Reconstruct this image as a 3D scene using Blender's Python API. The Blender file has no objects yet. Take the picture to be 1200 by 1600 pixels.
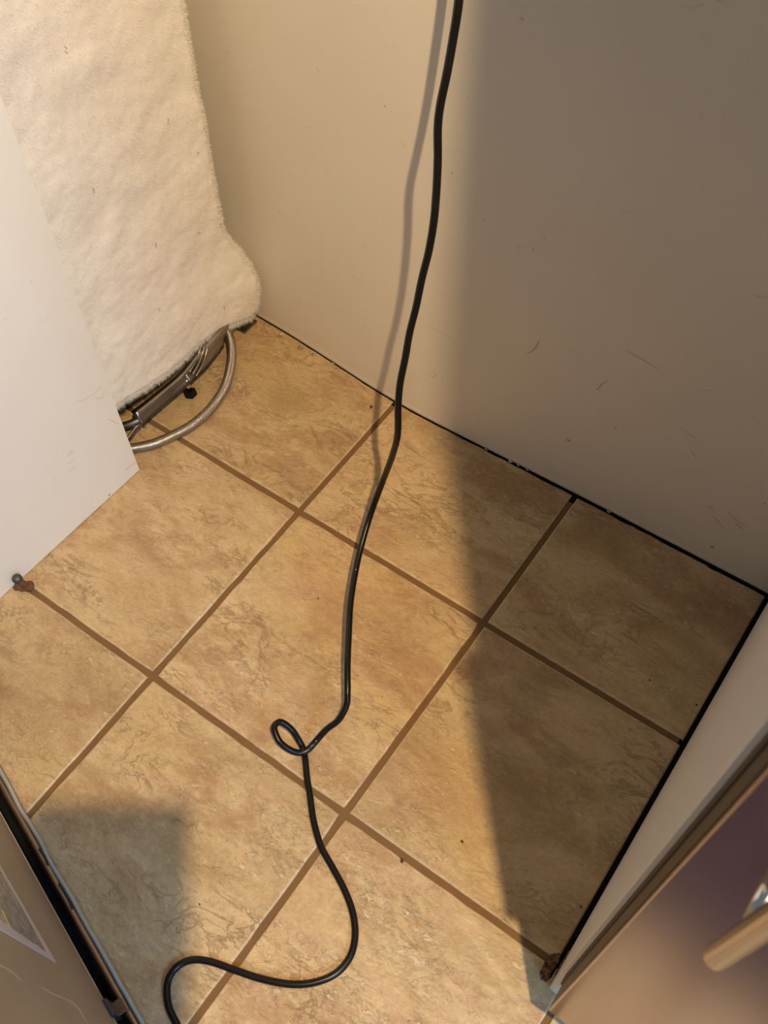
import bpy, bmesh, math, random
import numpy as np
from mathutils import Vector, Matrix, noise
random.seed(7)
sc = bpy.context.scene
COL = sc.collection
T = 0.33                                   # one tile pitch in metres

# ------------------------------------------------------------------ camera
FPX = 1593.24
ROT = np.array([[0.81650832, 0.57718369, -0.01315851],
                [0.47847803, -0.68927754, -0.54401769],
                [-0.32306801, 0.43789891, -0.83897056]])   # rows: right, down, forward
CAM = np.array([0.93634692, -0.93524844, 1.29698728])
cd = bpy.data.cameras.new('camera'); cam = bpy.data.objects.new('camera', cd); COL.objects.link(cam)
M = Matrix.Identity(4)
for r in range(3):
    M[r][0] = ROT[0][r]; M[r][1] = -ROT[1][r]; M[r][2] = -ROT[2][r]; M[r][3] = CAM[r]
cam.matrix_world = M
cd.sensor_fit = 'AUTO'; cd.sensor_width = 36; cd.lens = FPX / 1600 * 36
cd.clip_start = 0.002
cd.dof.use_dof = True; cd.dof.focus_distance = 1.45; cd.dof.aperture_fstop = 14
sc.camera = cam

# ------------------------------------------------------------------ world, lamps, exposure
w = bpy.data.worlds.new('world'); sc.world = w; w.use_nodes = True
bg = w.node_tree.nodes['Background']; bg.inputs[0].default_value = (0.68, 0.88, 1.0, 1); bg.inputs[1].default_value = 0.175
LAMP = np.array([3.71, -3.07, 6.42]) * T
ld = bpy.data.lights.new('ceiling_spot', 'POINT'); ld.energy = 166; ld.color = (1.0, 0.705, 0.375); ld.shadow_soft_size = 0.0125
lo = bpy.data.objects.new('ceiling_spot', ld); lo.location = LAMP; COL.objects.link(lo)
wd = bpy.data.lights.new('cool_fill_light', 'AREA'); wd.energy = 27; wd.color = (0.36, 0.66, 1.0); wd.shape = 'RECTANGLE'; wd.size = 0.5; wd.size_y = 0.7  # added cool fill for the left panel; no window stands here
wo = bpy.data.objects.new('cool_fill_light', wd); wo.location = (2.25, -1.35, 1.45); COL.objects.link(wo)
wo.rotation_euler = (Vector((0.08, -0.75, 0.4)) - wo.location).to_track_quat('-Z', 'Y').to_euler()
sc.view_settings.view_transform = 'Standard'; sc.view_settings.look = 'None'
sc.view_settings.gamma = 1; sc.view_settings.use_curve_mapping = False
sc.view_settings.exposure = 0.0

# ------------------------------------------------------------------ helpers
def hit(u, v, n=2, c=0.0):
    """point of the room seen at photo position (u, v) on the plane axis n = c (metres)"""
    d = ROT.T @ np.array([(u - 600) / FPX, (v - 800) / FPX, 1.0])
    t = (c - CAM[n]) / d[n]
    return Vector((CAM + t * d).tolist())
def hitp(u, v, o, nrm):
    d = Vector((ROT.T @ np.array([(u - 600) / FPX, (v - 800) / FPX, 1.0])).tolist())
    c = Vector(CAM.tolist())
    return c + d * ((Vector(o) - c).dot(nrm) / d.dot(nrm))
def link(o, parent=None):
    COL.objects.link(o)
    if parent is not None: o.parent = parent
    return o
def obj(name, bm, m, parent=None, smooth=False, recalc=True):
    if recalc: bmesh.ops.recalc_face_normals(bm, faces=bm.faces)
    me = bpy.data.meshes.new(name); bm.to_mesh(me); bm.free()
    if m is not None: me.materials.append(m)
    if smooth:
        for p in me.polygons: p.use_smooth = True
    o = bpy.data.objects.new(name, me)
    return link(o, parent)
def thing(name, label, cat, loc=(0, 0, 0), rz=0, group=None):
    o = bpy.data.objects.new(name, None); COL.objects.link(o)
    o.location = loc; o.rotation_euler = (0, 0, rz); o.empty_display_size = .05
    o['label'] = label; o['category'] = cat
    if group: o['group'] = group
    return o
def tag(o, label, cat, group=None):
    o['label'] = label; o['category'] = cat
    if group: o['group'] = group
    return o
def box(x0, x1, y0, y1, z0, z1, bm=None, bev=0.0, seg=2, M=None):
    b = bmesh.new()
    bmesh.ops.create_cube(b, size=1)
    for v in b.verts:
        v.co = Vector(((x0 + x1) / 2 + v.co.x * (x1 - x0), (y0 + y1) / 2 + v.co.y * (y1 - y0), (z0 + z1) / 2 + v.co.z * (z1 - z0)))
    if bev: bmesh.ops.bevel(b, geom=list(b.edges), offset=bev, segments=seg, affect='EDGES', profile=.6)
    if M is not None: b.transform(M)
    if bm is None: return b
    me = bpy.data.meshes.new('t'); b.to_mesh(me); b.free(); bm.from_mesh(me); bpy.data.meshes.remove(me)
    return bm
def catmull(pts, n):
    pts = [Vector(p) for p in pts]; out = []
    for i in range(len(pts) - 1):
        p0 = pts[max(i - 1, 0)]; p1 = pts[i]; p2 = pts[i + 1]; p3 = pts[min(i + 2, len(pts) - 1)]
        for k in range(n):
            t = k / n
            out.append(0.5 * ((2 * p1) + (p2 - p0) * t + (2 * p0 - 5 * p1 + 4 * p2 - p3) * t * t + (3 * p1 - p0 - 3 * p2 + p3) * t ** 3))
    out.append(pts[-1]); return out
def tube(path, r, seg=12, bm=None, rf=None, flat=1.0, up=None):
    bm = bm or bmesh.new(); rings = []
    n = len(path); nrm = None
    for i, p in enumerate(path):
        t = (path[min(i + 1, n - 1)] - path[max(i - 1, 0)]).normalized()
        if up is not None: nrm = (Vector(up) - t * t.dot(Vector(up))).normalized()
        elif nrm is None:
            a = Vector((0, 0, 1)) if abs(t.z) < .9 else Vector((1, 0, 0))
            nrm = t.cross(a).normalized()
        else: nrm = (nrm - t * nrm.dot(t)).normalized()
        b = t.cross(nrm); rr = rf(i) if rf else r
        rings.append([bm.verts.new(p + (nrm * math.cos(2 * math.pi * k / seg) * flat + b * math.sin(2 * math.pi * k / seg)) * rr) for k in range(seg)])
    for a, b in zip(rings[:-1], rings[1:]):
        for k in range(seg): bm.faces.new((a[k], a[(k + 1) % seg], b[(k + 1) % seg], b[k]))
    bm.faces.new(rings[0]); bm.faces.new(rings[-1])
    return bm
def cyl(p, q, r, seg=16, bm=None, bev=.0):
    p = Vector(p); q = Vector(q); d = (q - p)
    if bev <= 0: return tube([p, q], r, seg, bm)
    u = d.normalized()
    pts = [p, p + u * .0001, p + u * bev, q - u * bev, q - u * .0001, q]
    rr = [r - bev, r - bev, r, r, r - bev, r - bev]
    return tube(pts, r, seg, bm, rf=lambda i: rr[i])

# ------------------------------------------------------------------ materials
def mat(name, col=(.8, .8, .8), rough=.5, metal=0., spec=.5):
    m = bpy.data.materials.new(name); m.use_nodes = True
    b = m.node_tree.nodes['Principled BSDF']
    b.inputs['Base Color'].default_value = (*col, 1); b.inputs['Roughness'].default_value = rough
    b.inputs['Metallic'].default_value = metal; b.inputs['Specular IOR Level'].default_value = spec
    return m
class NT:
    def __init__(s, m): s.m = m; s.nt = m.node_tree; s.b = s.nt.nodes['Principled BSDF']
    def n(s, t, **kw):
        x = s.nt.nodes.new(t)
        for k, v in kw.items():
            if k in x.inputs: x.inputs[k].default_value = v
            else: setattr(x, k, v)
        return x
    def l(s, a, b): s.nt.links.new(a, b)
    def noise(s, vec, scale, detail=4, rough=.55, dist=0., lac=2.0):
        x = s.n('ShaderNodeTexNoise', Scale=scale, Detail=detail, Roughness=rough, Distortion=dist)
        if vec is not None: s.l(vec, x.inputs['Vector'])
        return x.outputs['Fac']
    def ramp(s, fac, stops):
        r = s.n('ShaderNodeValToRGB'); e = r.color_ramp.elements
        while len(e) < len(stops): e.new(.5)
        for i, (p, c) in enumerate(stops):
            e[i].position = p; e[i].color = (*c, 1) if len(c) == 3 else c
        s.l(fac, r.inputs['Fac']); return r.outputs['Color']
    def mix(s, fac, a, b, mode='MIX'):
        x = s.n('ShaderNodeMix', data_type='RGBA', blend_type=mode)
        for k, v in ((0, fac), (6, a), (7, b)):
            if isinstance(v, (int, float)): x.inputs[k].default_value = v
            elif isinstance(v, tuple): x.inputs[k].default_value = (*v, 1)
            else: s.l(v, x.inputs[k])
        return x.outputs[2]
    def math(s, op, a, b=0.0):
        x = s.n('ShaderNodeMath', operation=op)
        for k, v in ((0, a), (1, b)):
            if isinstance(v, (int, float)): x.inputs[k].default_value = v
            else: s.l(v, x.inputs[k])
        return x.outputs[0]
    def bump(s, h, strength=.3, dist=.001, prev=None):
        x = s.n('ShaderNodeBump', Strength=strength, Distance=dist); s.l(h, x.inputs['Height'])
        if prev is not None: s.l(prev, x.inputs['Normal'])
        s.l(x.outputs['Normal'], s.b.inputs['Normal']); return x.outputs['Normal']
    def pos(s, scale=None, rot=None):
        g = s.n('ShaderNodeNewGeometry').outputs['Position']
        if scale is None: return g
        m = s.n('ShaderNodeMapping'); m.inputs['Scale'].default_value = scale
        if rot: m.inputs['Rotation'].default_value = rot
        s.l(g, m.inputs['Vector']); return m.outputs[0]

def tile_material():
    m = mat('glazed_travertine_look_tile', rough=.42); t = NT(m)
    oi = t.n('ShaderNodeObjectInfo').outputs['Random']
    g = t.n('ShaderNodeNewGeometry').outputs['Position']
    off = t.n('ShaderNodeVectorMath', operation='SCALE'); off.inputs[0].default_value = (13.7, 7.1, 3.3); t.l(oi, off.inputs['Scale'])
    add = t.n('ShaderNodeVectorMath', operation='ADD'); t.l(g, add.inputs[0]); t.l(off.outputs[0], add.inputs[1])
    v = add.outputs[0]
    # clouds, slightly stretched across the room's diagonal
    mp = t.n('ShaderNodeMapping'); mp.inputs['Rotation'].default_value = (0, 0, math.radians(-36)); mp.inputs['Scale'].default_value = (1, 1.9, 1); t.l(v, mp.inputs['Vector']); sv = mp.outputs[0]
    big = t.noise(sv, 6.0, 6, .62, .8)
    base = t.ramp(big, [(.30, (.37, .245, .125)), (.44, (.47, .335, .185)), (.55, (.55, .41, .24)), (.72, (.60, .46, .285))])
    gold = t.noise(sv, 4.0, 3, .5, .4)
    base = t.mix(t.math('MULTIPLY', t.ramp(gold, [(.50, (0, 0, 0)), (.66, (1, 1, 1))]), .45), base, (.55, .395, .185))
    # brown cloudy patches, broken up by crisp mineral edges
    big2 = t.noise(sv, 5.5, 4, .55, .8)
    fine = t.noise(sv, 32, 8, .7, .9)
    pm = t.ramp(t.math('ADD', t.math('MULTIPLY', big2, .62), t.math('MULTIPLY', fine, .38)), [(.50, (0, 0, 0)), (.545, (.6, .6, .6)), (.60, (1, 1, 1))])
    base = t.mix(t.math('MULTIPLY', pm, .60), base, (.33, .18, .095))
    pk = t.noise(sv, 5.0, 3, .5, .3); base = t.mix(t.math('MULTIPLY', t.ramp(pk, [(.50, (0, 0, 0)), (.64, (1, 1, 1))]), .35), base, (.56, .385, .245))
    v1 = t.noise(sv, 13, 7, .62, 1.3)
    vein = t.ramp(t.math('ABSOLUTE', t.math('SUBTRACT', v1, .5)), [(.0, (1, 1, 1)), (.026, (0, 0, 0))])
    vmask = t.ramp(t.noise(sv, 6, 3), [(.47, (0, 0, 0)), (.60, (1, 1, 1))])
    vv = t.math('MULTIPLY', vein, vmask)
    base = t.mix(t.math('MULTIPLY', vv, .5), base, (.33, .19, .09))
    # pale raised chips
    c1 = t.noise(sv, 70, 5, .62, .6)
    c2 = t.noise(sv, 9, 3, .5, .5)
    cm = t.math('MULTIPLY', t.ramp(c1, [(.54, (0, 0, 0)), (.66, (1, 1, 1))]), t.ramp(c2, [(.42, (0, 0, 0)), (.60, (1, 1, 1))]))
    base = t.mix(t.math('MULTIPLY', cm, .55), base, (.76, .61, .40))
    gr = t.noise(sv, 150, 5, .65, .6)
    base = t.mix(.20, base, t.ramp(gr, [(.35, (.25, .25, .25)), (.65, (.78, .78, .78))]), 'OVERLAY')
    # pale worn glaze plus a painted edge highlight, along the tile's own edges
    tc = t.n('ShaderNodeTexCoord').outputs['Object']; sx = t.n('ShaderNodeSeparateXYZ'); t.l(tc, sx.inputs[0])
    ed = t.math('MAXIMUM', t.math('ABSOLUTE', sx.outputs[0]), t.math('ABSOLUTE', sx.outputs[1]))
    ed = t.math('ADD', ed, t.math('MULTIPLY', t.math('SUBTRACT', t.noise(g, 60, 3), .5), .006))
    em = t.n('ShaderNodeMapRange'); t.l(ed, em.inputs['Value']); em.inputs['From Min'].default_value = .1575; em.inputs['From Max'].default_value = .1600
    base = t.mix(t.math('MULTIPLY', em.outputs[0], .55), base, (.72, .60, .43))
    hs = t.n('ShaderNodeHueSaturation', Saturation=1.02); t.l(base, hs.inputs['Color']); t.l(t.math('ADD', t.math('MULTIPLY', oi, .14), .95), hs.inputs['Value'])
    t.l(hs.outputs[0], t.b.inputs['Base Color'])
    rg = t.ramp(t.noise(sv, 40, 5), [(.35, (.30, .30, .30)), (.65, (.52, .52, .52))]); t.l(rg, t.b.inputs['Roughness'])
    n1 = t.bump(t.noise(sv, 40, 8, .66, .8), .85, .0032)
    n2 = t.bump(t.math('SUBTRACT', t.math('MULTIPLY', cm, 1.0), t.math('MULTIPLY', vv, .5)), .9, .0011, n1)
    t.bump(t.noise(g, 9, 2), .3, .005, n2)
    return m
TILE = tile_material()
GROUT = mat('brown_grout', (.20, .105, .04), .9); t = NT(GROUT)
t.l(t.mix(t.noise(t.pos(), 25, 4), (.15, .078, .028), (.215, .118, .045)), t.b.inputs['Base Color']); t.bump(t.noise(t.pos(), 400, 3), .5, .0008)

def paint(name, col, dirt=(.34, .27, .20), amount=.5, rough=.42, scale=1.0):
    m = mat(name, col, rough); t = NT(m); p = t.pos()
    soft = t.noise(p, 3.2 * scale, 4)
    c = t.mix(t.ramp(soft, [(.35, (0, 0, 0)), (.7, (1, 1, 1))]), tuple(x * .955 for x in col), col)
    # thin scuffs: stretched noise, kept only where a coarse mask allows
    s = t.noise(t.pos((26, 26, 70), (0, .5, 0)), 1.0, 3, .5, 1.5)
    k = t.noise(p, 7.0, 3)
    f = t.math('MULTIPLY', t.ramp(s, [(.655, (0, 0, 0)), (.72, (1, 1, 1))]), t.ramp(k, [(.54, (0, 0, 0)), (.66, (1, 1, 1))]))
    c = t.mix(t.math('MULTIPLY', f, amount), c, dirt)
    t.l(c, t.b.inputs['Base Color'])
    t.bump(t.noise(p, 26, 3), .12, .002)
    return m
WALL = paint('off_white_wall_paint', (.74, .70, .64), amount=.28)
PANEL = paint('white_cabinet_melamine', (.83, .82, .81), amount=.18, rough=.33)
RAW = mat('flaking_rust', (.30, .16, .09), .9); t = NT(RAW)
t.l(t.mix(t.ramp(t.noise(t.pos(), 200, 5), [(.40, (0, 0, 0)), (.62, (1, 1, 1))]), (.03, .017, .010), (.24, .13, .075)), t.b.inputs['Base Color']); t.bump(t.noise(t.pos(), 350, 4), .8, .002)
BLACK = mat('black_void', (.005, .005, .005), .9, spec=.2)
CAULK = mat('dirty_caulk', (.50, .42, .33), .7); t = NT(CAULK)
t.l(t.mix(t.ramp(t.noise(t.pos(), 60, 5), [(.4, (0, 0, 0)), (.6, (1, 1, 1))]), (.16, .10, .06), (.56, .48, .38)), t.b.inputs['Base Color'])
SCUFF = mat('scuff_mark', (.34, .285, .23), .8)
SCUFF2 = mat('faint_scuff_mark', (.60, .545, .47), .8)
CORD = mat('black_rubber_cord', (.008, .0075, .008), .26); CORD.node_tree.nodes['Principled BSDF'].inputs['Specular IOR Level'].default_value = .28
PRINT = mat('pale_cord_print', (.45, .42, .38), .5)
WOOL = mat('white_mineral_wool', (.80, .77, .76), .95, spec=.1); t = NT(WOOL); p = t.pos()
cl = t.noise(p, 9, 5, .6, .4)
c = t.mix(t.ramp(cl, [(.35, (0, 0, 0)), (.65, (1, 1, 1))]), (.75, .73, .72), (.85, .83, .82))
pk = t.noise(p, 5.5, 2); c = t.mix(t.math('MULTIPLY', t.ramp(pk, [(.55, (0, 0, 0)), (.72, (1, 1, 1))]), .35), c, (.85, .75, .75))
t.l(c, t.b.inputs['Base Color']); t.b.inputs['Sheen Weight'].default_value = .25
n1 = t.bump(t.noise(p, 70, 5, .6, .8), .26, .003); t.bump(t.noise(p, 420, 4, .6, .5), .4, .0010, n1)
CRUMB = mat('dark_crumb', (.07, .04, .025), .8)
MATM = mat('plum_reflection_mat', (.045, .025, .04), .9)
FIBRE = mat('white_wool_fibre', (.84, .82, .80), .9, spec=.1)
def metal(name, col, rough, var=.08, scale=40, stretch=None):
    m = mat(name, col, rough, 1.0); t = NT(m); p = t.pos(stretch) if stretch else t.pos()
    nz = t.noise(p, scale, 4)
    t.l(t.mix(nz, tuple(x * (1 - var * 2) for x in col), tuple(min(1, x * (1 + var)) for x in col)), t.b.inputs['Base Color'])
    r = t.n('ShaderNodeMapRange'); t.l(nz, r.inputs['Value']); r.inputs['To Min'].default_value = max(.03, rough - var); r.inputs['To Max'].default_value = rough + var
    t.l(r.outputs[0], t.b.inputs['Roughness']); return m
GALV = metal('galvanised_steel', (.33, .30, .27), .34, .12, 30)
DKSTEEL = metal('dark_oily_steel', (.20, .19, .18), .45, .12, 50)
BRAID = metal('braided_steel', (.42, .37, .33), .38, .05, 60)
BRAIDW = metal('bright_braid_wire', (.62, .58, .54), .25, .03, 60)
STAIN = metal('brushed_stainless_door', (.52, .45, .45), .24, .03, 3, (40, 40, 1500))
HANDLE = metal('satin_steel_handle', (.70, .60, .50), .13, .02, 30)
CHROME = metal('bright_screw', (.80, .80, .80), .15, .02, 30)
FSIDE = mat('grey_white_appliance_paint', (.88, .88, .87), .36); t = NT(FSIDE); t.bump(t.noise(t.pos(), 900, 2), .2, .0006)
GASKET = mat('dark_door_gasket', (.035, .022, .018), .6)
DOORSIDE = mat('brown_grey_door_edge', (.06, .042, .036), .4)
RANGE = mat('beige_appliance_enamel', (.36, .30, .235), .32); t = NT(RANGE)
t.l(t.mix(t.ramp(t.noise(t.pos(), 6, 4), [(.3, (0, 0, 0)), (.7, (1, 1, 1))]), (.31, .26, .20), (.39, .325, .255)), t.b.inputs['Base Color'])
RIB = mat('highlight_beige_enamel', (.44, .345, .24), .4)  # paler than the panel: highlight on ribs and edge painted into the colour
RIM = mat('zinc_grey_base_rim', (.36, .385, .37), .42, .25)
BAND = metal('tarnished_base_pan', (.30, .22, .17), .34, .1, 18)
LABELM = mat('crinkled_clear_film', (.33, .33, .34), .22); t = NT(LABELM)
t.l(t.mix(t.ramp(t.noise(t.pos((1, 1, 2.2)), 55, 6, .7, 1.5), [(.42, (0, 0, 0)), (.62, (1, 1, 1))]), (.20, .19, .18), (.50, .50, .52)), t.b.inputs['Base Color']); t.bump(t.noise(t.pos((1, 1, 3)), 60, 5, .6, 2), .8, .003)
LBORDER = mat('pale_lilac_label_border', (.56, .52, .60), .5)
YELLOW = mat('yellow_label_print', (.62, .46, .03), .5)
BLUEBLK = mat('dark_clip', (.03, .03, .04), .35)
RUST = mat('rusty_iron', (.20, .09, .035), .85); t = NT(RUST)
t.l(t.mix(t.noise(t.pos(), 220, 5), (.035, .020, .014), (.23, .105, .04)), t.b.inputs['Base Color']); t.bump(t.noise(t.pos(), 300, 4), .7, .0015)
KNOB = metal('grey_pitted_zinc', (.14, .15, .145), .6, .2, 260)
PHONE = mat('dark_phone_glass', (.02, .02, .025), .2)
OUTW = mat('white_outlet_plastic', (.8, .78, .74), .35)
STONE = mat('speckled_worktop', (.42, .37, .31), .3); t = NT(STONE); t.l(t.mix(t.noise(t.pos(), 150, 5), (.25, .21, .17), (.55, .50, .43)), t.b.inputs['Base Color'])

# ------------------------------------------------------------------ floor
b = box(-.9, 2.4, -2.9, .25, -.03, -.0026)
floor = obj('floor', b, GROUT); floor['kind'] = 'structure'; floor['label'] = 'tiled floor with brown grout joints'
def tile_mesh(seed, w=T - .0088, th=.009):
    rnd = random.Random(seed); h = w / 2; N = 14; bm = bmesh.new()
    def ring(inset, z, jit):
        vs = []
        c = [(-h, -h), (h, -h), (h, h), (-h, h)]
        for s in range(4):
            a, b2 = c[s], c[(s + 1) % 4]
            for k in range(N):
                f = k / N; x = a[0] + (b2[0] - a[0]) * f; y = a[1] + (b2[1] - a[1]) * f
                x -= inset * (x / h) if abs(x) > h - .004 else 0; y -= inset * (y / h) if abs(y) > h - .004 else 0
                if k == 0: x *= .996; y *= .996
                vs.append([x, y, z + (0 if not jit else 0)])
        return vs
    j = [(rnd.uniform(-1, 1) * .0007, rnd.uniform(-1, 1) * .0007) for _ in range(4 * N)]
    rings = []
    for inset, z, a in ((0, -th, 1), (0, -.0016, 1), (.0009, -.0005, 1), (.0026, 0, .6)):
        vs = ring(inset, z, 0)
        rings.append([bm.verts.new((v[0] + j[i][0] * a, v[1] + j[i][1] * a, v[2])) for i, v in enumerate(vs)])
    n = 4 * N
    for r0, r1 in zip(rings[:-1], rings[1:]):
        for k in range(n): bm.faces.new((r0[k], r0[(k + 1) % n], r1[(k + 1) % n], r1[k]))
    bm.faces.new(rings[-1])
    bmesh.ops.recalc_face_normals(bm, faces=bm.faces)
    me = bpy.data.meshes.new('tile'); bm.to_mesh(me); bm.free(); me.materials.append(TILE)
    for p in me.polygons: p.use_smooth = len(p.vertices) == 4
    return me
tms = [tile_mesh(s) for s in range(4)]
def cut_tile(i, j):
    x0, x1, y1, y0 = i * T + .0044, (i + 1) * T - .0044, -j * T - .0044, -(j + 1) * T + .0044
    if i == 2 and j < 2: x1 = .9682
    n = 26; ox, oy = (i + .5) * T, -(j + .5) * T; bm = bmesh.new(); rings = []
    def back(x, e):
        if j: return y1
        g = float(np.interp(x, [-.5, .25, .33, .5, .6, 1.0, 2.4], [.0012, .0016, .0022, .0030, .0048, .0060, .006]))
        return wall_y(x) - max(.0008, g * (1 + .5 * noise.noise(Vector((x * 40, 3, 1))) + .35 * noise.noise(Vector((x * 130, 8, 1)))))
    for inset, z in ((0, -.009), (0, -.0016), (.0009, -.0005), (.0022, 0)):
        vs = []
        for k in range(n + 1):
            x = x0 + inset + (x1 - x0 - 2 * inset) * k / n; vs.append((x, back(x, 0) - inset * .6, z))
        for k in range(1, 9): vs.append((x1 - inset, back(x1, 0) + (y0 - back(x1, 0)) * k / 9 , z))
        for k in range(n + 1): vs.append((x1 - inset - (x1 - x0 - 2 * inset) * k / n, y0 + inset, z))
        for k in range(1, 9): vs.append((x0 + inset, y0 + (back(x0, 0) - y0) * k / 9, z))
        rings.append([bm.verts.new((a - ox, b2 - oy, c)) for a, b2, c in vs])
    m = len(rings[0])
    for r0, r1 in zip(rings[:-1], rings[1:]):
        for k in range(m): bm.faces.new((r0[k], r0[(k + 1) % m], r1[(k + 1) % m], r1[k]))
    bm.faces.new(rings[-1]); bmesh.ops.recalc_face_normals(bm, faces=bm.faces)
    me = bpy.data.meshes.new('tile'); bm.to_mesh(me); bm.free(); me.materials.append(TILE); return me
wx = [-.9, .04, .15, .326, .5, .651, .8, .97, 1.3, 2.4]
wy = [-.050, -.051, -.058, -.0745, -.069, -.064, -.061, -.0585, -.058, -.058]
def wall_y(x):
    return float(np.mean([np.interp(x + d * .01, wx, wy) for d in range(-8, 9)]))
for i in range(-2, 7):
    for j in range(0, 9):
        if j == 0 or (i == 2 and j == 1):
            o = bpy.data.objects.new('tile', cut_tile(i, j)); o.parent = floor; COL.objects.link(o); o.location = ((i + .5) * T, -(j + .5) * T, 0); continue
        o = bpy.data.objects.new('tile', tms[(i * 3 + j * 5) % 4]); o.parent = floor; COL.objects.link(o)
        o.location = ((i + .5) * T, -(j + .5) * T, random.uniform(-.0003, .0003)); o.rotation_euler = (random.uniform(-.0006, .0006), random.uniform(-.0006, .0006), random.choice([0, 1, 2, 3]) * math.pi / 2)

# ------------------------------------------------------------------ back wall
wx = [-.9, .04, .15, .326, .5, .651, .8, .97, 1.3, 2.4]
wy = [-.050, -.051, -.058, -.0745, -.069, -.064, -.061, -.0585, -.058, -.058]
def wall_y(x):
    return float(np.mean([np.interp(x + d * .01, wx, wy) for d in range(-8, 9)]))
bm = bmesh.new(); xs = np.concatenate([np.linspace(-.9, 0, 8)[:-1], np.linspace(0, 1.02, 120), np.linspace(1.02, 2.4, 8)[1:]])
prev = None
for x in xs:
    x = float(x); g = float(np.interp(x, [-.9, .25, .33, .6, 1.0, 2.4], [.0004, .0004, .0004, .0006, .0008, .0008]))
    g = max(.0004, g * (1 + .55 * noise.noise(Vector((x * 22, 3, 1))) + .25 * noise.noise(Vector((x * 90, 8, 1)))))
    y = wall_y(x); cur = [bm.verts.new((x, y, g)), bm.verts.new((x, y - .0006, g + .004)), bm.verts.new((x, y, g + .012)), bm.verts.new((x, y, 2.45)), bm.verts.new((x, y + .09, 2.45)), bm.verts.new((x, y + .09, g))]
    if prev:
        for k in range(6): bm.faces.new((prev[k], prev[(k + 1) % 6], cur[(k + 1) % 6], cur[k]))
    prev = cur
wall = obj('wall_back', bm, WALL, smooth=False); wall['kind'] = 'structure'; wall['label'] = 'scuffed off-white wall at the back of the alcove'
b = box(-.9, 2.4, -.040, -.030, 0.0002, .012); obj('shadow_gap_backing', b, BLACK, wall)
b = box(-.9, 2.4, -.0805, -.045, -.0026, -.0020); obj('black_joint', b, BLACK, floor)  # flat black strips along the open joints at wall and refrigerator
b = box(.9640, .9760, -.662, -.06, -.0026, -.0019); obj('black_joint', b, BLACK, floor)
# caulk crumbs along the wall foot
for (u, v, s) in ((765, 694, .0035), (800, 716, .0045), (812, 722, .003), (826, 729, .0035), (470, 541, .004), (490, 552, .003), (520, 567, .0025), (952, 797, .0035), (440, 520, .004)):
    p = hit(u, v + 2, 2, .002); b = bmesh.new(); bmesh.ops.create_icosphere(b, subdivisions=2, radius=s)
    for q in b.verts: q.co *= 1 + .5 * noise.noise(q.co * 700 + p * 50); q.co.z *= .6
    b.transform(Matrix.Translation((p.x, min(p.y, wall_y(p.x) - .001), .0025))); obj('caulk_crumb', b, CAULK, wall, True)
def wallpt(u, v):
    y = -.064
    for _ in range(3): p = hit(u, v, 1, y); y = wall_y(p.x) - .0003
    return p
def scuff(pts, r, m):
    path = catmull([wallpt(*q) for q in pts], 4)
    n = len(path) - 1
    obj('scuff', tube(path, r, 6, rf=lambda i: r * .62 * (.25 + .75 * math.sin(math.pi * min(1, (i + .3) / (n + .6)))), flat=.25, up=(0, -1, 0)), m, wall)
for pts, r, m in [([(822, 553), (831, 549), (838, 541), (843, 530)], .0009, SCUFF), ([(933, 609), (940, 601), (950, 594)], .0010, SCUFF), ([(932, 609), (936, 606)], .0012, SCUFF),
                  ([(1112, 806), (1122, 815), (1130, 826)], .0015, SCUFF2), ([(1135, 798), (1150, 812), (1168, 823)], .0016, SCUFF2), ([(1148, 815), (1160, 828)], .0010, SCUFF), ([(1105, 790), (1115, 796)], .0012, SCUFF),
                  ([(1090, 611), (1103, 610), (1115, 611)], .0013, SCUFF2), ([(975, 546), (1000, 560), (1030, 578)], .0018, SCUFF2), ([(1078, 702), (1088, 716)], .0015, SCUFF2), ([(895, 549), (907, 551)], .0012, SCUFF2),
                  ([(660, 506), (690, 520), (712, 534)], .0008, SCUFF2), ([(668, 584), (676, 590), (681, 585), (675, 581)], .0006, SCUFF), ([(500, 112), (494, 106)], .0016, SCUFF2), ([(600, 164), (603, 168)], .0012, SCUFF), ([(625, 218), (632, 227), (636, 228)], .0013, SCUFF2),
                  ([(565, 380), (573, 386)], .001, SCUFF2), ([(435, 330), (441, 335)], .0012, SCUFF2), ([(352, 80), (357, 84)], .0013, SCUFF2), ([(360, 175), (365, 180)], .0012, SCUFF2), ([(567, 506), (572, 512)], .0009, SCUFF2), ([(490, 460), (499, 465)], .0009, SCUFF2), ([(548, 428), (566, 442)], .0007, SCUFF2), ([(1172, 648), (1182, 654)], .0012, SCUFF2), ([(1060, 668), (1075, 676), (1092, 690)], .0012, SCUFF2), ([(858, 662), (866, 666)], .001, SCUFF2)]:
    scuff(pts, r, m)
for (u, v, s, m) in [(888, 688, .0020, SCUFF), (1113, 855, .0023, SCUFF), (756, 344, .0016, SCUFF2), (833, 390, .0010, SCUFF), (706, 271, .0010, SCUFF), (732, 152, .0010, SCUFF2), (804, 225, .0010, SCUFF2), (962, 669, .0012, SCUFF), (484, 199, .001, SCUFF2), (732, 532, .0009, SCUFF2), (850, 372, .0007, SCUFF), (815, 30, .0018, SCUFF2), (1195, 787, .0012, SCUFF), (543, 477, .0009, SCUFF2)]:
    p = wallpt(u, v); b = bmesh.new(); bmesh.ops.create_icosphere(b, subdivisions=2, radius=s)
    for q in b.verts: q.co.x *= 1.3; q.co.y *= .2; q.co *= 1 + .3 * noise.noise(q.co * 900 + p * 90)
    b.transform(Matrix.Translation(p)); obj('nick', b, m, wall, True)

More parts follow.
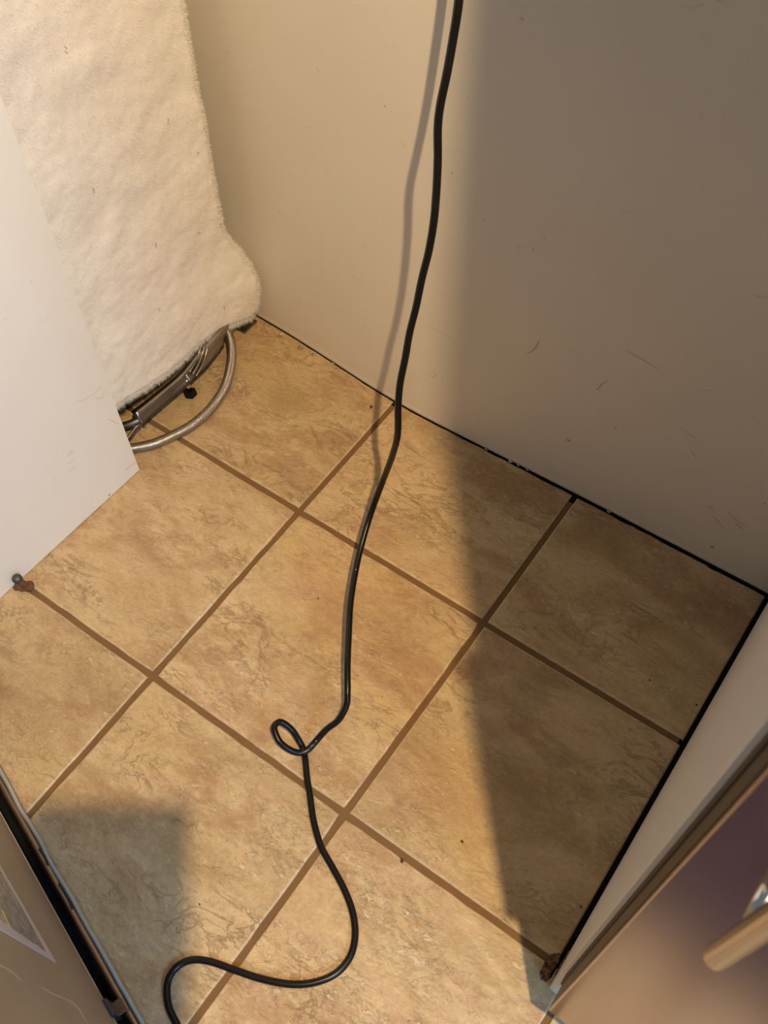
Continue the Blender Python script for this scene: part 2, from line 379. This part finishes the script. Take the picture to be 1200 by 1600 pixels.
# ------------------------------------------------------------------ left cabinet side panel
A = Vector((.237, -1.251, 0)) * T; B2 = Vector((.2035, -2.16, 0)) * T
d = (B2 - A).normalized(); nn = Vector((-d.y, d.x, 0)); nn = nn if nn.x < 0 else -nn
Lp = (B2 - A).length
Mx = Matrix(((d.x, nn.x, 0, A.x), (d.y, nn.y, 0, A.y), (0, 0, 1, 0), (0, 0, 0, 1)))
cab = thing('cabinet', 'white melamine cabinet side panel standing left of the alcove', 'cabinet', A)
Mi = Matrix.Translation(-A)
bm = bmesh.new(); prev = None; NZ = 60
b = bmesh.new(); rows = []
for k in range(NZ + 1):
    z = .0015 + (.875 - .0015) * k / NZ
    e = .0006 * noise.noise(Vector((z * 60, 1, 5))) ; 
    if k in (13, 14, 37, 38, 49): e += .0012
    rows.append([(e, 0, z), (Lp, 0, z), (Lp, .018, z), (e, .018, z)])
vr = [[b.verts.new(q) for q in r] for r in rows]
for r0, r1 in zip(vr[:-1], vr[1:]):
    for k in range(4): b.faces.new((r0[k], r0[(k + 1) % 4], r1[(k + 1) % 4], r1[k]))
b.faces.new(vr[0]); b.faces.new(vr[-1]); b.transform(Mi @ Mx); obj('side_panel', b, PANEL, cab)
def onpanel(u, v): return hitp(u, v, A, nn)
for (u, v, s, m) in [(171, 773, .0018, SCUFF)]:
    p = onpanel(u, v); bmm = bmesh.new(); bmesh.ops.create_icosphere(bmm, subdivisions=2, radius=s)
    for q in bmm.verts: q.co.x *= .2; q.co.y *= 1.4
    bmm.transform(Matrix.Translation(p - A)); obj('nick', bmm, m, cab, True)
for pts, r in [([(120, 628), (136, 622), (150, 612), (158, 603)], .0006), ([(150, 622), (159, 621), (162, 613)], .0006), ([(168, 655), (186, 662)], .0005), ([(195, 735), (212, 722)], .0008)]:
    path = catmull([onpanel(*q) - A for q in pts], 4); obj('scuff', tube(path, r, 6, flat=.25, up=tuple(nn)), SCUFF2, cab)
wt = obj('worktop', box(-.9, .082, -.73, -.082, .878, .912, bev=.003), STONE); tag(wt, 'speckled stone worktop over the dishwasher, above the frame', 'worktop')

# small rusty iron fitting at the foot of the panel
p0 = hit(35, 910, 2, 0) + Vector((.0115, -.001, 0))
fit = thing('floor_bolt', 'small rusty bolt with grey rounded cap at foot of the white panel', 'bolt', p0)
up = Vector((-.35, -.15, .92)).normalized()
b = bmesh.new(); bmesh.ops.create_icosphere(b, subdivisions=3, radius=.0052)
for q in b.verts: q.co *= 1 + .12 * noise.noise(q.co * 400); q.co.z *= .85
b.transform(Matrix.Translation(up * .0165)); obj('cap', b, KNOB, fit, True)
obj('shank', cyl(Vector((0, 0, .002)), up * .014, .0032, 12), RUST, fit)
b = cyl(Vector((.003, .001, .0004)), Vector((.0015, 0, .0055)), .0062, 6, bev=.0008); obj('nut', b, RUST, fit)
b = bmesh.new(); bmesh.ops.create_icosphere(b, subdivisions=3, radius=.0055)
for q in b.verts: q.co *= 1 + .5 * noise.noise(q.co * 300 + Vector((4, 4, 4))); q.co.z = max(0, q.co.z * .45); q.co.x *= 1.3
b.transform(Matrix.Translation((-.0075, -.004, .0003))); obj('rust_scale', b, RUST, fit, True)
fit.scale = (1.4, 1.4, 1.4)

# ------------------------------------------------------------------ dishwasher with fluffy insulation
dw = thing('dishwasher', 'dishwasher wrapped in fluffy white insulation, behind the left cabinet panel', 'dishwasher', (-.26, -.40, 0))
D = Matrix.Translation((.26, .40, 0))
def dpart(name, bm, m, smooth=False, parent=None):
    bm.transform(D); return obj(name, bm, m, parent or dw, smooth)
dpart('tub', box(-.56, .004, -.68, -.10, .085, .84, bev=.012), DKSTEEL)
dpart('base_pan', box(-.56, -.004, -.68, -.09, .035, .075, bev=.004), BLACK)
NS, NV = 150, 190
def yb(z):     # rear edge of blanket
    return float(np.interp(z, [0, .022, .045, .085, .13, .155, .185, .205, .23, .26, .9], [-.085, -.066, -.058, -.055, -.056, -.0615, -.073, -.084, -.0915, -.0925, -.084]))
ZB = [hit(u, v, 0, .030) for u, v in ((150, 663), (190, 636), (225, 613), (260, 591), (288, 567), (312, 546), (339, 527), (365, 511), (388, 498), (400, 490))]
ZBY = [-q.y for q in ZB][::-1]; ZBZ = [q.z for q in ZB][::-1]
def zb(y):
    return float(np.interp(-y, [.02, .05] + ZBY + [.8], [.050, .036] + ZBZ + [ZBZ[-1] + .02]))
def blanket(s, v):
    z0 = .03 + (.86 - .03) * v
    y = -.665 + (yb(z0) + .665) * s
    z = zb(y) + (.86 - zb(y)) * v
    ds = (1 - s) * .58; dv = v * .82
    rr = .020
    q1 = min(1, ds / rr); q2 = min(1, dv / rr)
    rnd = math.sqrt(max(0, 1 - (1 - q1) ** 2)) * math.sqrt(max(0, 1 - (1 - q2) ** 2))
    x = .004 + .029 * rnd
    # bulge low at the back
    x += .022 * math.exp(-((y + .075) / .045) ** 2) * math.exp(-((z - .095) / .075) ** 2)
    P = Vector((0, y, z))
    x += (.0046 * noise.noise(P * 9) + .0024 * noise.noise(P * 26) + .0011 * noise.noise(P * 75)) * (.3 + .7 * rnd)
    y += (.0022 * noise.noise(Vector((z * 60, 5, 2))) + .0016 * noise.noise(Vector((z * 190, 9, 2)))) * s ** 8
    z += (.0030 * noise.noise(Vector((y * 60, 1, 2))) + .0022 * noise.noise(Vector((y * 200, 3, 2)))) * (1 - v) ** 10
    return Vector((x, y, z))
bm = bmesh.new(); G = []
for a in range(NS + 1):
    s = 1 - (1 - a / NS) ** 1.25 * 1.0
    col = []
    for c2 in range(NV + 1):
        v = (c2 / NV) ** 1.35
        col.append(bm.verts.new(blanket(s, v)))
    G.append(col)
for a in range(NS):
    for c2 in range(NV): bm.faces.new((G[a][c2], G[a + 1][c2], G[a + 1][c2 + 1], G[a][c2 + 1]))
# returns: rear side and underside folding back behind the face
rear = G[NS]; rb = [bm.verts.new((-.03, v.co.y - .001, v.co.z)) for v in rear]
for k in range(NV): bm.faces.new((rear[k], rb[k], rb[k + 1], rear[k + 1]))
und = [G[a][0] for a in range(NS + 1)]; ub = [bm.verts.new((-.012, v.co.y, v.co.z + .002)) for v in und]
for k in range(NS): bm.faces.new((und[k], ub[k], ub[k + 1], und[k + 1]))
blk = dpart('insulation_blanket', bm, WOOL, True)
# loose fibres: thin slivers all over, denser along the edges
fb = bmesh.new(); rnd = random.Random(3)
def fibre(s, v, ln, edge=None):
    p = blanket(s, v); e = 2e-3
    pu = blanket(min(1, s + e), v) - blanket(max(0, s - e), v); pv = blanket(s, min(1, v + e)) - blanket(s, max(0, v - e))
    n = pu.cross(pv).normalized(); n = n if n.x > 0 else -n
    if edge is not None: n = (edge * 1.3 + n * .6).normalized()
    dr = (n * rnd.uniform(.15, .8) + Vector((rnd.uniform(-1, 1), rnd.uniform(-1, 1), rnd.uniform(-1, 1))) * .75).normalized()
    ln *= rnd.uniform(.4, 1.2); w = dr.orthogonal().normalized(); w.rotate(Matrix.Rotation(rnd.uniform(0, 6.3), 3, dr)); w *= .00013
    mid = p + dr * ln * .5 + Vector((rnd.uniform(-1, 1), rnd.uniform(-1, 1), rnd.uniform(-1, 1))) * ln * .15
    a, b3, c3, d3, e3 = (fb.verts.new(q) for q in (p - w - n * .001, p + w - n * .001, mid + w, mid - w, p + dr * ln))
    fb.faces.new((a, b3, c3, d3)); fb.faces.new((d3, c3, e3))
for _ in range(52000): fibre(rnd.random() ** .75, rnd.random() ** 1.15, .0065)
for _ in range(16000): fibre(rnd.uniform(.97, 1), rnd.random(), .0066, Vector((0, 1, 0)))
for _ in range(26000): fibre(rnd.random(), rnd.uniform(0, .012), .0115, Vector((0, 0, -1)))
fo = dpart('fibres', fb, FIBRE); fo['kind'] = 'stuff'
# flecks of lint caught in the wool
for (u, v) in [(104, 77), (243, 384), (350, 482), (250, 484), (310, 240), (312, 364), (345, 352), (262, 190), (145, 300)]:
    p = hit(u, v, 0, .040) + Vector((.26, .40, 0)); q = p + Vector((0, rnd.uniform(-.003, .003), rnd.uniform(.003, .005)))
    obj('lint_fleck', tube([p, (p + q) / 2 + Vector((.001, .001, 0)), q], .0005, 5), SCUFF, dw)
# steel base rail: C-shaped channel with a rolled lower edge
def rp(u, v, z): return hit(u, v, 2, z)
low = [rp(222, 665, .021), rp(234, 652, .022), rp(265, 625, .024), rp(295, 599, .026), rp(318, 577, .028), rp(335, 556, .030), rp(350, 535, .032), rp(364, 515, .034)]
hi = [rp(213, 648, .044), rp(243, 625, .044), rp(288, 587, .046), rp(312, 556, .052), rp(330, 536, .054), rp(345, 520, .055), rp(362, 500, .055)]
lowc = catmull(low, 5); hic = catmull(hi, 5)
bm = bmesh.new(); ringp = None
for a, c2 in zip(lowc, hic):
    outw = Vector((.004, -.001, 0))
    prof = [a + outw * .0, a + outw * 1.0 + Vector((0, 0, .003)), a + Vector((0, 0, .008)), a.lerp(c2, .55) - outw * .3, c2, c2 + Vector((-.010, 0, .002)), c2 + Vector((-.010, 0, -.002)), a.lerp(c2, .5) + Vector((-.008, 0, -.004)), a + Vector((-.008, 0, .003))]
    cur = [bm.verts.new(q) for q in prof]
    if ringp:
        for k in range(len(cur)): bm.faces.new((ringp[k], ringp[(k + 1) % len(cur)], cur[(k + 1) % len(cur)], cur[k]))
    else: bm.faces.new(cur)
    ringp = cur
bm.faces.new(ringp)
rail = dpart('base_rail', bm, GALV, True)
# rolled ribs at the bend
for k, (du, dz) in enumerate(((0, 0), (5, .004), (10, .007))):
    pth = catmull([rp(306 - du, 588 - du * .6, .034 + dz), rp(315 - du, 572 - du * .6, .040 + dz), rp(321 - du, 556 - du * .5, .046 + dz), rp(324 - du, 543 - du * .3, .054 + dz)], 5)
    b = tube(pth, .0022, 8); b.transform(D); obj('rib', b, GALV, rail, True)
b = tube([rp(290, 585, .055), rp(296, 594, .046)], .0016, 8); b.transform(D); obj('clip', b, CHROME, rail)
b = tube(catmull([rp(178, 700, .010), rp(198, 688, .012), rp(214, 668, .016), rp(228, 655, .020)], 4), .0055, 10, flat=.6); dpart('side_strut', b, GALV, True)
b = tube(catmull([rp(186, 668, .020), rp(205, 662, .025), rp(221, 654, .028)], 4), .0065, 10); dpart('pipe_stub', b, DKSTEEL, True)
# levelling foot
fp = hit(298, 617, 2, 0)
foot = dpart('levelling_foot', cyl(fp + Vector((0, 0, .0006)), fp + Vector((0, 0, .009)), .0115, 6, bev=.002), BLACK)
b = cyl(fp + Vector((0, 0, .009)), fp + Vector((-.004, .002, .034)), .0036, 12); b.transform(D); obj('stud', b, CHROME, foot, True)
fp2 = Vector((-.01, -.13, 0)); dpart('rear_bracket', box(-.020, .034, -.100, -.066, .004, .007, bev=.001), GALV)
dpart('rear_wheel', cyl(Vector((.004, -.087, .016)), Vector((.016, -.087, .016)), .014, 16, bev=.002), BLACK, True)

# braided steel hose lying on the floor
hpts = [(150, 700, .012), (180, 703, .011), (211, 700, .0095), (242, 693, .009), (274, 679, .009), (302, 663, .009), (328, 640, .009), (348, 612, .0095), (358, 584, .011), (362, 556, .014), (361, 538, .019), (357, 522, .026), (350, 508, .034)]
hp = catmull([hit(u, v, 2, z) for u, v, z in hpts], 26)
hose = thing('braided_hose', 'braided stainless steel water hose curving over the floor from under the dishwasher', 'hose', hp[60])
Hm = Matrix.Translation(-Vector(hp[60]))
b = tube(hp, .0074, 16, rf=lambda i: .0074 + (.00035 if i % 2 else 0)); b.transform(Hm); obj('sleeve', b, BRAID, hose, True)
# the woven strands: two families of thin wires wound around the sleeve
arc = [0.0]
for i in range(1, len(hp)): arc.append(arc[-1] + (hp[i] - hp[i - 1]).length)
total = arc[-1]; bm = bmesh.new()
def frame_at(sv):
    i = min(len(arc) - 2, max(0, int(np.searchsorted(arc, sv)) - 1)); f = (sv - arc[i]) / max(1e-9, arc[i + 1] - arc[i])
    p = hp[i].lerp(hp[i + 1], f); t = (hp[min(i + 2, len(hp) - 1)] - hp[max(i - 1, 0)]).normalized(); n = t.cross(Vector((0, 0, 1))).normalized(); return p, t, n, t.cross(n)
for fam in (1, -1):
    for st in range(9):
        ph = st / 9 * 2 * math.pi; path = []
        K = 260
        for k in range(K):
            sv = total * k / (K - 1); p, t3, n, bb = frame_at(sv); a = ph + fam * sv / .021 * 2 * math.pi
            path.append(p + (n * math.cos(a) + bb * math.sin(a)) * .0079)
        tube(path, .00055, 3, bm)
bm.transform(Hm); o = obj('braid_wires', bm, BRAIDW, hose, True, recalc=False); o['kind'] = 'stuff'

# ------------------------------------------------------------------ refrigerator at the right
FX = .9745; DX = .981; DY = -.732
fr = thing('refrigerator', 'stainless refrigerator with pale grey side and vertical bar handle, right of the alcove', 'refrigerator', (FX, -.70, 0))
F = Matrix.Translation((-FX, .70, 0))
def fpart(name, bm, m, smooth=False, parent=None):
    bm.transform(F); return obj(name, bm, m, parent or fr, smooth)
fpart('body', box(FX, FX + .90, -.690, -.085, .008, 1.74, bev=.004), FSIDE)
fpart('plinth', box(FX + .012, FX + .89, -.68, -.10, .0006, .02), BLACK)
fpart('gasket', box(FX + .004, FX + .89, -.7025, -.6895, .13, 1.735, bev=.002), GASKET)
door = fpart('door', box(DX, DX + .885, DY, -.7020, .135, 1.745, bev=.0018, seg=3), STAIN, True)
fpart('door_edge_trim', box(DX - .0008, DX + .004, DY + .006, -.7024, .138, 1.742), DOORSIDE)
fpart('base_grille', box(FX + .03, FX + .87, -.698, -.688, .012, .115, bev=.002), DKSTEEL)
# handle
HY = DY - .040
hb = hit(1119, 1496, 1, HY); r = .0066
htop = Vector((hb.x, HY, hb.z + .55))
hd = fpart('handle', cyl(Vector((hb.x, HY, hb.z)), htop, r, 28, bev=.0012), HANDLE, True)
for z in (hb.z + .055, hb.z + .50):
    b = cyl((hb.x, HY, z), (hb.x, DY + .001, z), .0050, 16); b.transform(F); obj('mount_post', b, CHROME, hd, True)
# corroded lower front corner
b = box(FX - .0008, FX + .010, -.672, -.640, .004, .016, bev=.001); bmesh.ops.subdivide_edges(b, edges=list(b.edges), cuts=4, use_grid_fill=True)
for q in b.verts: q.co += Vector((1, 1, 1)) * .0022 * noise.noise(q.co * 260)
fpart('rusty_corner', b, RAW)
b = bmesh.new(); bmesh.ops.create_icosphere(b, subdivisions=4, radius=.011)
for q in b.verts:
    q.co *= 1 + .6 * noise.noise(q.co * 120) + .25 * noise.noise(q.co * 420); q.co.z = max(0, q.co.z * .05); q.co.x *= .62; q.co.y *= 1.35
b.transform(Matrix.Translation((FX - .010, -.668, .0002))); o = obj('rust_crumbs', b, RAW); tag(o, 'patch of dark rusty crumbs on the floor at the refrigerator corner', 'debris')

# ------------------------------------------------------------------ pulled-out range, lower left
dd = Vector((.953, -.303, 0)).normalized(); nr = Vector((.303, .953, 0)).normalized()
O = Vector((.787, -2.635, 0)) * T
Rm = Matrix(((dd.x, nr.x, 0, O.x), (dd.y, nr.y, 0, O.y), (0, 0, 1, 0), (0, 0, 0, 1)))
rg = thing('range', 'pulled-out kitchen range with beige back panel and zinc base rim, lower left corner', 'range', O, math.atan2(dd.y, dd.x))
S0, S1 = -.12, .62
PO = -.0230           # panel plane offset from rim
obj('back_panel', box(S0, S1, PO - .62, PO, .046, .90, bev=.002), RANGE, rg)
obj('recess', box(S0 + .01, S1 - .01, PO - .60, PO - .004, .0006, .045), BLACK, rg)
obj('pan_floor', box(S0, S1, PO - .02, -.0154, .0006, .006), BLACK, rg)
# base pan ledge with rim lip (wavy)
bm = bmesh.new(); prev = None
for k in range(91):
    s = S0 + (S1 - S0) * k / 90
    wv = .0005 * noise.noise(Vector((s * 14, 2, 7))) + .0004 * noise.noise(Vector((s * 45, 2, 7)))
    prof = [(-.0165, .0240), (-.0040 + wv, .0225), (-.0032 + wv, .0005), (-.0165, .0005)]
    cur = [bm.verts.new((s, a, c2)) for a, c2 in prof]
    if prev:
        for q in range(4): bm.faces.new((prev[q], prev[(q + 1) % 4], cur[(q + 1) % 4], cur[q]))
    prev = cur
obj('base_pan', bm, BAND, rg, True)
pth = []
for k in range(121):
    s = S0 + (S1 - S0) * k / 120
    wv = .0006 * noise.noise(Vector((s * 14, 2, 7))) + .0005 * noise.noise(Vector((s * 45, 2, 7))) - .0012 * math.exp(-((s - .16) / .02) ** 2) - .0010 * math.exp(-((s - .07) / .018) ** 2)
    pth.append(Vector((s, wv * 1.2 - .0028, .0215 + wv * .5)))
obj('rim', tube(pth, .0036, 8, flat=.8), RIM, rg, True)
def onr(u, v, off=0.0):
    p = hitp(u, v, O + nr * (PO + off), nr); q = Rm.inverted() @ p; return q
for pts in ([(-30, 1500), (0, 1508), (18, 1518), (32, 1532)], [(66, 1543), (80, 1551), (96, 1558), (110, 1564), (118, 1570), (128, 1584), (138, 1604), (146, 1625)]):
    obj('embossed_rib', tube(catmull([onr(*q) for q in pts], 6), .0010, 8, flat=.6, up=(0, 1, 0)), RIB, rg, True)
obj('edge_bead', tube([Vector((S0, PO - .0004, .0475)), Vector((S1, PO - .0004, .0475))], .0011, 6), RIB, rg)
# label in crinkled film
la, lb2, lc = onr(87, 1504), onr(-2, 1350), onr(-2, 1451)
e1 = (lb2 - la); e2 = (lc - la); ld4 = la + e1 * 1.6 + e2 * 1.6
quad = [la, la + e1 * 1.6, ld4, la + e2 * 1.6]
def flat(quad, th, y0):
    b = bmesh.new(); lo4 = [b.verts.new((q.x, y0, q.z)) for q in quad]; hi4 = [b.verts.new((q.x, y0 + th, q.z)) for q in quad]
    b.faces.new(lo4); b.faces.new(hi4)
    for k in range(4): b.faces.new((lo4[k], lo4[(k + 1) % 4], hi4[(k + 1) % 4], hi4[k]))
    return b
lab = obj('label', flat(quad, .0006, PO), LBORDER, rg)
c4 = sum(quad, Vector()) / 4
inner = [q + (c4 - q) * f for q, f in zip(quad, (.085, .05, .05, .085))]
inner[0] = la + e1 * .06 + e2 * .14; inner[1] = quad[1] + e2 * .06; inner[3] = quad[3] + e1 * .16
obj('film', flat(inner, .0011, PO), LABELM, lab)
y1, y2 = onr(2, 1424), onr(14, 1452); y1.y = y2.y = PO + .0012
obj('yellow_mark', tube([y1, (y1 + y2) / 2 + Vector((.0005, 0, 0)), y2], .0013, 6, flat=.3, up=(0, 1, 0)), YELLOW, lab)
# small faded characters on the black recess, bracket with its screw
def onl(u, v, z): return Rm.inverted() @ hit(u, v, 2, z)
br = onl(178, 1579, .030)
obj('corner_bracket', box(br.x - .0085, br.x + .0085, br.y - .012, br.y + .014, .024, .0285, bev=.001), BAND, rg)
obj('bracket_clip', box(br.x - .010, br.x + .011, PO - .001, PO + .0045, .024, .060, bev=.001), BLUEBLK, rg)
sc1 = onl(174, 1579, .031); b = bmesh.new(); bmesh.ops.create_icosphere(b, subdivisions=3, radius=.0030)
for q in b.verts: q.co.z *= .6
b.transform(Matrix.Translation((sc1.x, sc1.y, .0293))); obj('screw', b, CHROME, rg, True)
# short dark cables along the base pan, inside the rim
for (u, v, ln) in ((66, 1340, .024), (96, 1405, .036)):
    a = onl(u, v, .0235); a.y = -.0062; obj('cable', tube(catmull([a + Vector((-ln / 2, -.001, 0)), a, a + Vector((ln / 2, -.0012, .0004))], 5), .0015, 8), GASKET, rg, True)

# ------------------------------------------------------------------ black power cord
cp = [(716, -150, 2.62), (718, -70, 2.49), (717, 0, 2.36), (708, 60, 2.26), (698, 116, 2.17), (688, 164, 2.08), (684, 200, 2.01), (684, 248, 1.92), (682, 296, 1.83), (678, 344, 1.74), (670, 392, 1.63), (659, 436, 1.52), (650, 480, 1.41), (640, 520, 1.31), (633, 560, 1.22), (625, 600, 1.12), (622, 636, 1.02), (621, 680, .88), (612, 715, .72), (598, 752, .54), (582, 795, .40), (568, 840, .33), (557, 885, .285), (548, 940, .25), (545, 990, .23), (543, 1040, .21), (543, 1082, .18), (541, 1103, .15), (529, 1125, .115), (510, 1140, .085), (492, 1160, .055), (481, 1171.5, .048), (468, 1176, .050), (453, 1171.5, .068), (438, 1160, .090), (430, 1144.5, .105), (429, 1134, .11), (437, 1128, .105), (447, 1132.5, .092), (457.5, 1142, .070), (466, 1155, .040), (474, 1170.5, .0145), (477, 1186, .0135), (480, 1216, .0135), (484.6, 1244, .0135), (489, 1277, .0135), (496, 1306, .0135), (503, 1326, .0135), (520, 1356, .0135), (538, 1390, .0135), (551, 1425, .0135), (555, 1462, .0135), (547, 1495, .0135), (525, 1521, .0135), (492, 1535, .0135), (455, 1538, .0135), (410, 1530, .0135), (370, 1517, .0135), (330, 1503, .0135), (300, 1500, .0135), (276, 1511, .0135), (262, 1535, .0135), (263, 1570, .0135), (276, 1600, .0135), (292, 1632, .0135), (325, 1680, .0135), (380, 1730, .0135), (450, 1760, .0135)]
pts = [hit(u, v, 2, z * T) for u, v, z in cp]
pts = [Vector((.436, wall_y(.436) - .030, 1.24)), Vector((.437, -.100, 1.18)), Vector((.440, -.112, 1.06)), Vector((.446, -.126, .96)), Vector((.456, -.142, .885)), Vector((.4655, -.157, .828))] + pts[2:]
cpath = catmull(pts, 7)
cord = thing('power_cord', 'black power cord hanging in front of the wall and looping on the tiles', 'cord', pts[-1])
Cm = Matrix.Translation(-Vector(pts[-1]))
b = tube(cpath, .0043, 14); b.transform(Cm); obj('cable', b, CORD, cord, True)
pw = pts[0]
b = cyl(pw, pw + Vector((0, .0155, 0)), .014, 20, bev=.003); b.transform(Cm); obj('plug', b, CORD, cord, True)
for (u, v, z) in ((559, 879, .29), (556, 890, .285), (494, 1158, .063)):
    p = hit(u, v, 2, z * T); q = p + (Vector(CAM.tolist()) - p).normalized() * .0036
    b = bmesh.new(); bmesh.ops.create_cube(b, size=1)
    for x in b.verts: x.co = Vector((x.co.x * .0008, x.co.y * .0020, x.co.z * .0008))
    b.transform(Cm @ Matrix.Translation(q)); obj('print_mark', b, PRINT, cord)
ow = thing('wall_outlet', 'white wall outlet above the frame that the black cord plugs into', 'outlet', (pw.x, wall_y(pw.x) - .004, pw.z))
obj('cover_plate', box(-.036, .036, -.004, .0035, -.058, .058, bev=.0015), OUTW, ow)
obj('socket_face', box(-.017, .017, -.006, 0, -.016, .016, bev=.001), OUTW, ow)

# grains and crumbs on the tiles
rnd = random.Random(5)
CR = [(580, 636, .0022, 'small dark crumb on the far tile left of where the cord meets the wall'), (628, 1345, .0022, 'dark chip lying in the grout line below the cord loop, right of the cord'),
      (497, 935, .0010, 'tiny dark speck on the centre tile left of the upper cord'), (722, 1315, .0015, 'dark speck on the brightly lit tile near the shadow edge'),
      (908, 1417, .0010, 'tiny speck on the shaded tile near the refrigerator corner'), (1015, 1063, .0011, 'dark dot on the shaded tile in the far right corner'),
      (1088, 1101, .0012, 'thin dark splinter on the shaded far right tile beside the refrigerator'), (176, 772, .0012, 'tiny crumb at the foot of the white cabinet panel'),
      (312, 1413, .0010, 'tiny dark speck at the right edge of the soft shadow by the range')]
for (u, v, sz, lb) in CR:
    p = hit(u, v, 2, .0006); b = bmesh.new(); bmesh.ops.create_icosphere(b, subdivisions=2, radius=sz)
    for q in b.verts: q.co.x *= 1.5; q.co *= 1 + .4 * noise.noise(q.co * 900 + p * 70); q.co.z *= .35
    b.transform(Matrix.Rotation(rnd.uniform(0, 3), 4, 'Z')); o = obj('crumb', b, CRUMB, None, True); o.location = p + Vector((0, 0, .0004))
    tag(o, lb, 'crumb', 'dark crumbs scattered on the tiles')
mtb = box(.84, 1.95, -1.55, -.872, .0004, .009, bev=.003)  # added mat out of view, gives the steel door its dark reflection
tag(obj('reflection_mat', mtb, MATM), 'added dark plum mat, unseen, placed to darken the reflection in the refrigerator door', 'mat')

# ------------------------------------------------------------------ the phone that takes the picture (behind the lens; its shadow falls on the floor)
right = Vector(ROT[0].tolist()); upv = -Vector(ROT[1].tolist()); fw = Vector(ROT[2].tolist())
ph = thing('smartphone', 'dark smartphone held up over the alcove, its shadow on the tiles', 'phone', CAM - np.array(fw) * .008)
Pm = Matrix(((right.x, upv.x, -fw.x, 0), (right.y, upv.y, -fw.y, 0), (right.z, upv.z, -fw.z, 0), (0, 0, 0, 1)))
b = box(-.061, .0165, -.145, .0165, 0, .008, bev=.0035, seg=3); b.transform(Pm); obj('body', b, PHONE, ph, True)
b = box(-.058, .0135, -.142, .0135, .0078, .0084); b.transform(Pm); obj('screen', b, BLACK, ph)
